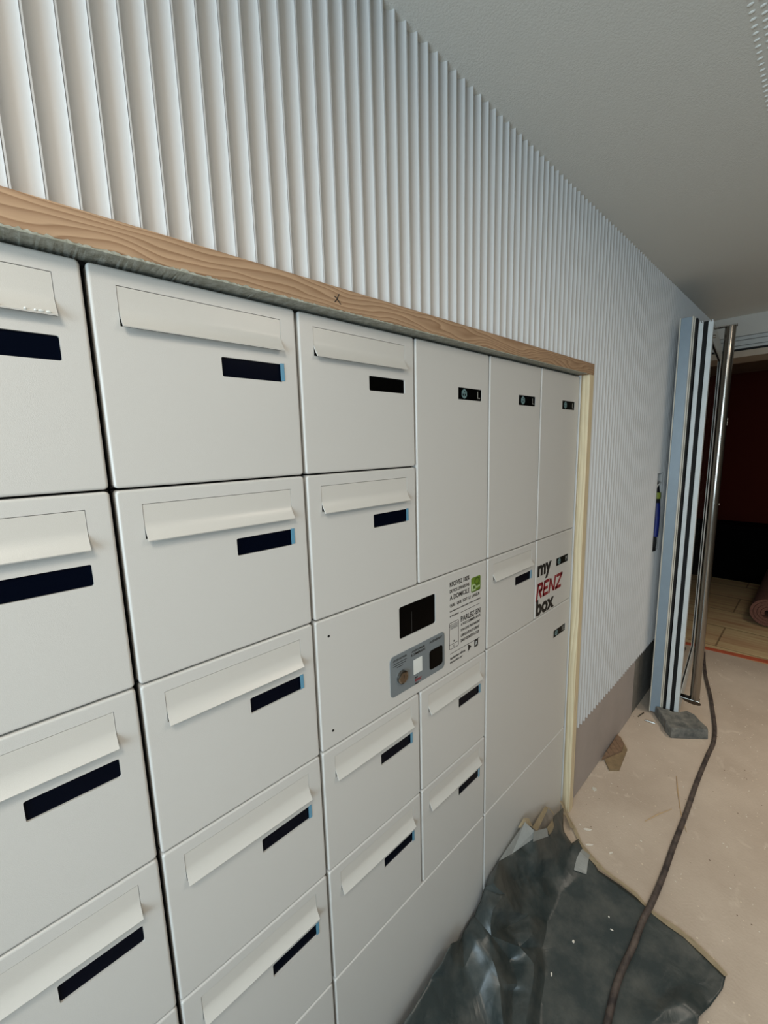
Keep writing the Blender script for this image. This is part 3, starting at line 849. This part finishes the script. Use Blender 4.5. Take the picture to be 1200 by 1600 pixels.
# ---------------------------------------------------------------- plastic sheet
SHEET_V = [ (1.488,-0.012,0.043), (1.364,-0.030,0.104), (1.264,-0.050,0.111), (1.158,-0.045,0.174), (1.102,-0.020,0.160), (1.040,-0.012,0.168), (0.980,-0.010,0.189), (0.887,-0.012,0.162), (0.826,-0.012,0.112), (0.762,-0.014,0.089), (0.674,-0.035,0.180), (0.591,-0.030,0.137), (0.508,-0.030,0.125), (0.414,-0.030,0.105), (0.871,-0.050,0.222), (0.837,-0.070,0.181), (0.807,-0.085,0.127), (0.770,-0.060,0.130), (0.912,-0.070,0.165), (0.938,-0.100,0.101), (1.008,-0.080,0.083), (0.928,-0.156,0.070), (0.888,-0.190,0.050), (0.822,-0.214,0.045), (0.751,-0.233,0.040), (0.676,-0.252,0.030), (0.700,-0.192,0.050), (0.754,-0.149,0.070), (0.776,-0.116,0.100), (0.905,-0.077,0.050), (0.860,-0.123,0.020), (0.807,-0.160,0.012), (0.740,-0.198,0.010), (0.668,-0.230,0.010), (0.696,-0.155,0.010), (0.724,-0.105,0.030), (0.707,-0.061,0.080), (0.679,-0.040,0.121), (0.583,-0.077,0.050), (0.480,-0.076,0.050), (0.584,-0.179,0.010), (0.886,-0.141,0.060), (0.814,-0.173,0.030), (0.989,-0.030,0.147), (1.028,-0.045,0.100), (1.077,-0.060,0.084), (1.131,-0.070,0.115), (1.081,-0.115,0.050), (1.227,-0.099,0.060), (1.381,-0.061,0.040), (1.374,-0.098,0.020), (1.235,-0.125,0.020), (1.157,-0.142,0.006), (1.053,-0.151,0.006), (0.971,-0.171,0.004), (0.915,-0.206,0.004), (0.836,-0.231,0.004), (0.747,-0.269,0.004), (0.678,-0.295,0.004), (0.993,-0.112,0.050), (1.179,-0.098,0.030), (1.434,-0.105,0.003), (1.354,-0.207,0.003), (1.354,-0.284,0.003), (1.345,-0.367,0.003), (1.335,-0.426,0.003), (1.330,-0.480,0.003), (1.312,-0.540,0.003), (1.291,-0.589,0.003), (1.251,-0.588,0.004), (1.178,-0.570,0.004), (1.116,-0.553,0.020), (1.111,-0.515,0.030), (1.070,-0.485,0.020), (1.003,-0.463,0.020), (1.069,-0.516,0.006), (1.059,-0.540,0.004), (0.902,-0.453,0.004), (1.280,-0.166,0.003), (1.236,-0.217,0.003), (1.121,-0.219,0.006), (1.164,-0.284,0.003), (1.010,-0.254,0.003), (1.224,-0.343,0.003), (1.156,-0.399,0.004), (1.053,-0.341,0.003), (0.909,-0.304,0.005), (0.974,-0.384,0.003), (1.213,-0.454,0.003), (1.167,-0.496,0.004), (1.208,-0.535,0.003), (0.820,-0.373,0.003), (0.730,-0.345,0.003), (1.072,-0.422,0.003), (1.093,-0.465,0.006) ]
SHEET_F = [ (6,7,14), (7,8,15), (8,16,15), (8,9,17), (8,17,16), (7,18,14), (7,15,18), (15,19,18), (18,19,20), (16,17,28), (15,16,29), (15,29,19), (27,30,28), (16,28,30), (23,31,24), (26,31,27), (24,32,25), (26,32,31), (24,31,32), (26,33,32), (25,32,33), (26,27,34), (26,34,33), (27,28,35), (27,35,34), (9,36,17), (17,36,28), (11,35,36), (28,36,35), (9,10,37), (9,37,36), (10,11,37), (11,36,37), (11,12,38), (11,38,35), (34,35,38), (12,13,39), (12,39,38), (33,34,40), (34,38,40), (38,39,40), (22,41,30), (21,29,41), (16,41,29), (16,30,41), (22,42,23), (23,42,31), (22,30,42), (27,42,30), (27,31,42), (6,14,43), (14,18,43), (5,6,43), (18,20,44), (18,44,43), (20,45,44), (5,43,45), (43,44,45), (2,3,46), (3,4,46), (4,5,46), (5,45,46), (20,47,45), (2,46,48), (0,1,49), (1,2,49), (2,48,50), (2,50,49), (48,51,50), (47,53,52), (22,54,41), (21,41,54), (21,54,53), (22,23,55), (22,55,54), (23,24,56), (23,56,55), (24,25,57), (24,57,56), (25,33,58), (25,58,57), (21,59,29), (19,29,59), (19,59,20), (20,59,47), (21,53,59), (47,59,53), (45,60,46), (45,47,60), (46,60,48), (48,60,51), (51,60,52), (47,52,60), (50,62,61), (70,72,71), (71,72,75), (72,73,75), (73,74,75), (71,75,76), (74,76,75), (74,77,76), (50,51,78), (50,78,62), (51,52,78), (62,79,63), (62,78,79), (52,79,78), (52,53,80), (52,80,79), (53,54,80), (63,79,81), (79,80,81), (54,55,82), (54,82,80), (80,82,81), (63,83,64), (63,81,83), (64,83,65), (65,83,84), (81,82,85), (81,85,83), (83,85,84), (56,57,86), (55,56,86), (55,86,82), (82,86,85), (74,87,77), (85,86,87), (66,88,67), (65,88,66), (65,84,88), (67,88,89), (67,90,68), (68,90,69), (67,89,90), (69,90,70), (70,90,72), (72,90,89), (57,91,86), (86,91,87), (77,87,91), (57,58,92), (57,92,91), (74,93,87), (84,85,93), (85,87,93), (84,93,88), (72,94,73), (72,89,94), (73,94,74), (74,94,93), (88,94,89), (88,93,94) ]
bm = bmesh.new()
vs = [bm.verts.new(p) for p in SHEET_V]
for f in SHEET_F: bm.faces.new([vs[i] for i in f])
# unseen run of sheet towards the entrance, added to darken the wall foot
tail_ = [v for v in vs if v.is_boundary and v.co.x < 1.16 and not (v.co.y > -0.06 and v.co.x > 0.43)]
tail_.sort(key=lambda v: -v.co.y)
prev_ = tail_
for xx in (-0.1, -0.9, -1.8):
    cur_ = [bm.verts.new((xx+0.05*math.sin(i_*1.7), min(-0.02, v.co.y-(0.10 if i_ > 3 else 0)), 0.003 if i_ > 2 else v.co.z)) for i_, v in enumerate(tail_)]
    for i_ in range(len(cur_)-1): bm.faces.new((prev_[i_], prev_[i_+1], cur_[i_+1], cur_[i_]))
    prev_ = cur_
bmesh.ops.triangulate(bm, faces=bm.faces[:])
bmesh.ops.recalc_face_normals(bm, faces=bm.faces)
from mathutils import noise
for it in range(2):
    bmesh.ops.subdivide_edges(bm, edges=bm.edges[:], cuts=1, use_grid_fill=True)
    bmesh.ops.triangulate(bm, faces=bm.faces[:])
    bmesh.ops.smooth_vert(bm, verts=[v for v in bm.verts if not v.is_boundary], factor=(0.28, 0.36)[it], use_axis_x=True, use_axis_y=True, use_axis_z=True)
bmesh.ops.subdivide_edges(bm, edges=bm.edges[:], cuts=1, use_grid_fill=True)
bm.normal_update()
for v in bm.verts:
    k_ = min(1.0, max(0.12, (v.co.z-0.006)/0.05))
    a_ = noise.noise(v.co*11.0)*0.010+(0.5-abs(noise.noise(v.co*Vector((26, 18, 9)))))*0.006
    v.co += v.normal*a_*k_
    v.co.z = max(v.co.z, 0.0025); v.co.y = min(v.co.y, -0.003)
sheet = link('plastic_sheet', bm, M['tarp'], smooth=38)
sm = sheet.modifiers.new('thickness', 'SOLIDIFY'); sm.thickness = 0.0006; sm.offset = 1
tag(sheet, 'crumpled dark grey-green plastic sheet on the floor against the plinth panels, taped edge', 'plastic sheet')

from mathutils.bvhtree import BVHTree
_me = sheet.data
_bvh = BVHTree.FromPolygons([v.co.copy() for v in _me.vertices], [tuple(p.vertices) for p in _me.polygons])
def sheet_z(x, y, d=0.003):
    h_ = _bvh.ray_cast(Vector((x, y, 1.0)), Vector((0, 0, -1)))
    return h_[0].z if h_[0] else d
def draped(P, k, lift):
    out = []
    for (x1, y1), (x2, y2) in zip(P, P[1:]):
        for i in range(k): u = i/k; out.append((x1+(x2-x1)*u, y1+(y2-y1)*u))
    out.append(P[-1])
    return [(x, y, sheet_z(x, y)+lift) for x, y in out]
def strip(name, A, B, m, parent=sheet, lift=0.0012):
    """tape between two matching polylines"""
    bm = bmesh.new(); a = [bm.verts.new(p) for p in A]; b = [bm.verts.new(p) for p in B]
    for i in range(len(A)-1): bm.faces.new((a[i], a[i+1], b[i+1], b[i]))
    r = bmesh.ops.solidify(bm, geom=bm.faces[:], thickness=lift)
    bmesh.ops.recalc_face_normals(bm, faces=bm.faces)
    return link(name, bm, m, parent)
EL = [(1.502, -0.016), (1.450, -0.075), (1.410, -0.115), (1.374, -0.153), (1.360, -0.205), (1.358, -0.278), (1.355, -0.315), (1.339, -0.355), (1.333, -0.380), (1.326, -0.391), (1.321, -0.438), (1.321, -0.478), (1.305, -0.534), (1.288, -0.586)]
ER = [(1.516, -0.021), (1.465, -0.082), (1.419, -0.123), (1.398, -0.167), (1.374, -0.223), (1.370, -0.289), (1.366, -0.331), (1.349, -0.364), (1.343, -0.383), (1.342, -0.392), (1.343, -0.461), (1.336, -0.508), (1.315, -0.566), (1.302, -0.593)]
strip('edge_tape', draped(EL, 3, 0.0032), [(x, y, max(0.0042, z)) for x, y, z in draped(ER, 3, 0.0012)], M['tape'])
strip('white_tape', [(0.974, -0.014, 0.196), (1.047, -0.021, 0.172), (1.147, -0.048, 0.176)], [(0.976, -0.014, 0.200), (1.135, -0.021, 0.236), (1.160, -0.046, 0.199)], M['tapewhite'])
strip('white_tape', [(1.138, -0.052, 0.174), (1.253, -0.057, 0.114)], [(1.147, -0.049, 0.208), (1.251, -0.052, 0.149)], M['tapewhite'])
strip('masking_tape', [(1.246, -0.054, 0.154), (1.340, -0.034, 0.108), (1.457, -0.018, 0.058)], [(1.262, -0.057, 0.114), (1.350, -0.045, 0.075), (1.490, -0.022, 0.012)], M['tape'])
strip('masking_tape', [(1.463, -0.010, 0.090), (1.490, -0.018, 0.030), (1.445, -0.066, 0.016)], [(1.478, -0.010, 0.086), (1.505, -0.020, 0.020), (1.462, -0.074, 0.006)], M['tape'])
strip('masking_tape', [(1.166, -0.034, 0.200), (1.318, -0.012, 0.170)], [(1.187, -0.044, 0.175), (1.335, -0.016, 0.148)], M['tape'])
strip('masking_tape', [(1.318, -0.012, 0.170), (1.345, -0.016, 0.145), (1.372, -0.020, 0.112)], [(1.326, -0.022, 0.160), (1.345, -0.028, 0.135), (1.362, -0.034, 0.104)], M['tape'])
strip('masking_tape', [(1.10, -0.012, 0.232), (1.14, -0.014, 0.245), (1.17, -0.018, 0.225)], [(1.13, -0.022, 0.212), (1.15, -0.026, 0.215), (1.17, -0.034, 0.200)], M['tape'])
strip('hanging_tape', draped([(1.388, -0.134), (1.330, -0.136), (1.282, -0.146)], 5, 0.004), draped([(1.390, -0.163), (1.345, -0.172), (1.303, -0.183)], 5, 0.004), M['tapewhite'])

# ---------------------------------------------------------------- rubble on the floor
bm = bmesh.new(); prism(bm, [(1.952, -0.025), (1.897, -0.065), (1.931, -0.099), (2.108, -0.082), (2.190, -0.022)], 0.0005, 0.009)
tag(link('tile_shard', bm, M['shard']), 'smooth tan tile shard lying flat on the floor below the skirting', 'tile shard', 'broken tile shards')
bm = bmesh.new()
P = [(1.934, -0.018), (2.180, -0.012), (2.127, -0.060), (2.064, -0.068)]
prism(bm, P, 0.0095, 0.020)
for k in range(5):
    t = 0.12+0.17*k
    a = Vector(P[0]).lerp(Vector(P[1]), t); b = Vector(P[0]).lerp(Vector(P[3]), min(t*1.4, 1.0))
    if (b-a).length > 0.008: tube(bm, [(a.x, a.y-0.002, 0.0205), (b.x, b.y+0.002, 0.0205)], 0.0022, 6)
tag(link('tile_shard', bm, M['shard2']), 'ribbed brown tile shard lying on top of the smooth tan shard by the skirting', 'tile shard', 'broken tile shards')

def splinter(a, b, w, label):
    bm = bmesh.new(); a, b = Vector(a), Vector(b)
    m_ = (a+b)/2+Vector((0.002, 0.003))
    tube(bm, [(a.x, a.y, w), (m_.x, m_.y, w), (b.x, b.y, w)], w, 4, rad=[w*0.6, w, w*0.4])
    tag(link('wood_splinter', bm, M['splinter']), label, 'splinter', 'wood splinters on the floor')
splinter((2.082, -0.302), (1.885, -0.357), 0.0028, 'pale wood splinter left of the black cable, nearest the paving stone')
splinter((1.898, -0.351), (1.772, -0.401), 0.0022, 'pale wood splinter poking out from under the black cable')
splinter((1.709, -0.268), (1.857, -0.332), 0.0024, 'pale wood splinter lying crosswise between the sheet edge and the black cable')

bm = bmesh.new()
tube(bm, [(1.735, -0.055, 0.0), (1.735, -0.055, 0.004), (1.735, -0.055, 0.0045)], 0.010, 16, rad=[0.010, 0.010, 0.008])
tag(link('round_lid', bm, M['creamalu'], smooth=40), 'small round pale lid on the floor near the wooden jamb foot', 'lid')

def chip(x, y, z, s_, ang, label, group, stretch=2.4):
    z = sheet_z(x, y, 0.0)+0.0008
    bm = bmesh.new(); rnd = random.Random(int(x*1000)+int(abs(y)*977))
    n_ = 7
    P = [((stretch*math.cos(a*2*PI/n_))*s_*rnd.uniform(0.6, 1.1), math.sin(a*2*PI/n_)*s_*rnd.uniform(0.6, 1.1)) for a in range(n_)]
    c_, s2 = math.cos(ang), math.sin(ang)
    prism(bm, [(x+px*c_-py*s2, y+px*s2+py*c_) for px, py in P], z, z+s_*0.5)
    tag(link('plaster_chip', bm, M['chip']), label, 'plaster chip', group)
chip(1.057, -0.236, 0.0045, 0.0042, 0.3, 'white plaster chip on the dark sheet left of the cable, the largest one there', 'plaster chips on the plastic sheet', 1.3)
chip(1.215, -0.290, 0.0045, 0.0030, 0.8, 'tiny white plaster chip on the dark sheet nearest the taped edge', 'plaster chips on the plastic sheet', 1.4)
chip(1.181, -0.310, 0.0045, 0.0026, 1.8, 'tiny hooked white chip on the dark sheet close beside the cable', 'plaster chips on the plastic sheet', 2.2)
chip(0.925, -0.225, 0.0055, 0.0032, 0.5, 'white plaster chip on the dark sheet at the photo bottom beside the folds', 'plaster chips on the plastic sheet', 2.0)
chip(1.500, -0.112, 0.0005, 0.0052, -0.9, 'long white flake on the floor just outside the taped sheet corner', 'white flakes by the sheet edge', 3.4)
chip(1.436, -0.143, 0.0005, 0.0045, -0.8, 'long white flake touching the sheet edge above the hanging tape', 'white flakes by the sheet edge', 3.4)
chip(1.461, -0.216, 0.0005, 0.0042, -0.4, 'white flake on the floor halfway between sheet edge and cable', 'white flakes by the sheet edge', 2.8)
rnd = random.Random(5)
bm = bmesh.new()
for k in range(420):
    x = rnd.uniform(0.9, 3.6); y = -rnd.random()**1.3*1.0-0.02
    if x < 1.55 and y < -0.02 and x < 1.40+0.1: continue
    s_ = rnd.uniform(0.0008, 0.0024)
    bmesh.ops.create_icosphere(bm, subdivisions=1, radius=s_, matrix=Matrix.Translation((x, y, s_*0.5)) @ Matrix.Rotation(rnd.random()*6, 4, 'Z') @ Matrix.Diagonal((rnd.uniform(1, 2.6), 1, 0.6, 1)))
tag(link('plaster_grit', bm, M['chip']), 'fine pale grit and crumbs strewn over the dusty floor', 'grit', kind='stuff')

def metal_bit(a, b, r, label):
    bm = bmesh.new(); tube(bm, [(a[0], a[1], r), ((a[0]+b[0])/2, (a[1]+b[1])/2, r*1.1), (b[0], b[1], r)], r, 8)
    tag(link('screw', bm, M['steel']), label, 'screw', 'screws by the paving stone')
metal_bit((2.445, -0.040), (2.505, -0.052), 0.0035, 'small dark metal screw lying near the concrete skirting corner')
metal_bit((2.438, -0.075), (2.443, -0.125), 0.0040, 'bright screw lying right beside the left tip of the paving stone')

# ---------------------------------------------------------------- orange strip, dark room
bm = bmesh.new(); prism(bm, [(3.675, 0.1), (3.683, -0.163), (3.722, -0.506), (3.78, -1.1), (3.83, -1.1), (3.785, -0.506), (3.735, -0.16), (3.72, 0.1)], 0.0, 0.002)
tag(link('orange_tape', bm, M['orange']), 'strip of orange-red tape across the threshold between screed and tiles', 'tape')

cr = thing('rolled_carpet', 'pinkish-brown rolled carpet lying on the tiles in the dark room', 'carpet roll', (4.46, -0.445, 0.0))
bm = bmesh.new()
pts = []; turns = 3.6; N = 110
for i in range(N+1):
    t = i/N; a = t*turns*2*PI-0.6; r = 0.034+(0.122-0.034)*t
    pts.append((r*math.cos(a), r*math.sin(a)*0.97, 0.0105*(1 if 0 < i < N else 0.8)))
def sp(off, x):
    out = []
    for i, (y, z, th) in enumerate(pts):
        l_ = math.hypot(y, z); k_ = (l_+off*th)/l_
        out.append(bm.verts.new((x, y*k_, z*k_+0.130)))
    return out
A0, A1, B0, B1 = sp(1, 0.0), sp(-1, 0.0), sp(1, 1.35), sp(-1, 1.35)
for i in range(N):
    bm.faces.new((A0[i], A0[i+1], B0[i+1], B0[i])); bm.faces.new((A1[i], B1[i], B1[i+1], A1[i+1]))
    bm.faces.new((A0[i], A1[i], A1[i+1], A0[i+1])); bm.faces.new((B0[i], B0[i+1], B1[i+1], B1[i]))
for i in (0, N): bm.faces.new((A0[i], B0[i], B1[i], A1[i]))
bmesh.ops.recalc_face_normals(bm, faces=bm.faces)
link('roll', bm, M['carpet'], cr, smooth=40)

sb = thing('low_cabinet', 'black low cabinet along the far wall of the dark room', 'cabinet', (5.95, -0.6, 0.0))
boxobj('body', -0.13, 0.19, -1.2, 0.75, 0.0, 0.60, M['blackfurn'], sb)
boxobj('top', -0.14, 0.19, -1.22, 0.77, 0.60, 0.63, M['blackfurn'], sb, b=0.003)
for k in range(3): boxobj('door', -0.139, -0.131, -1.18+k*0.64, -0.56+k*0.64, 0.05, 0.58, M['blackfurn'], sb, b=0.002)

# ---------------------------------------------------------------- perforated strip in the ceiling
pc = thing('ceiling_strip', 'pair of slotted lines pressed in a row along the ceiling, upper right of the photo', 'ceiling trim', (0.0, -0.479, CEIL))
bm = bmesh.new()
x = 0.86
while x < 3.6:
    for y_ in (-0.471+0.479, -0.4875+0.479):
        bmesh.ops.create_icosphere(bm, subdivisions=2, radius=1, matrix=Matrix.Translation((x, y_, 0)) @ Matrix.Rotation(0.0, 4, 'Z') @ Matrix.Diagonal((0.0042, 0.0056, 0.0022, 1)))
    x += 0.0205
tag(link('embossed_slots', bm, M['ceil'], pc, smooth=60), kind='stuff')
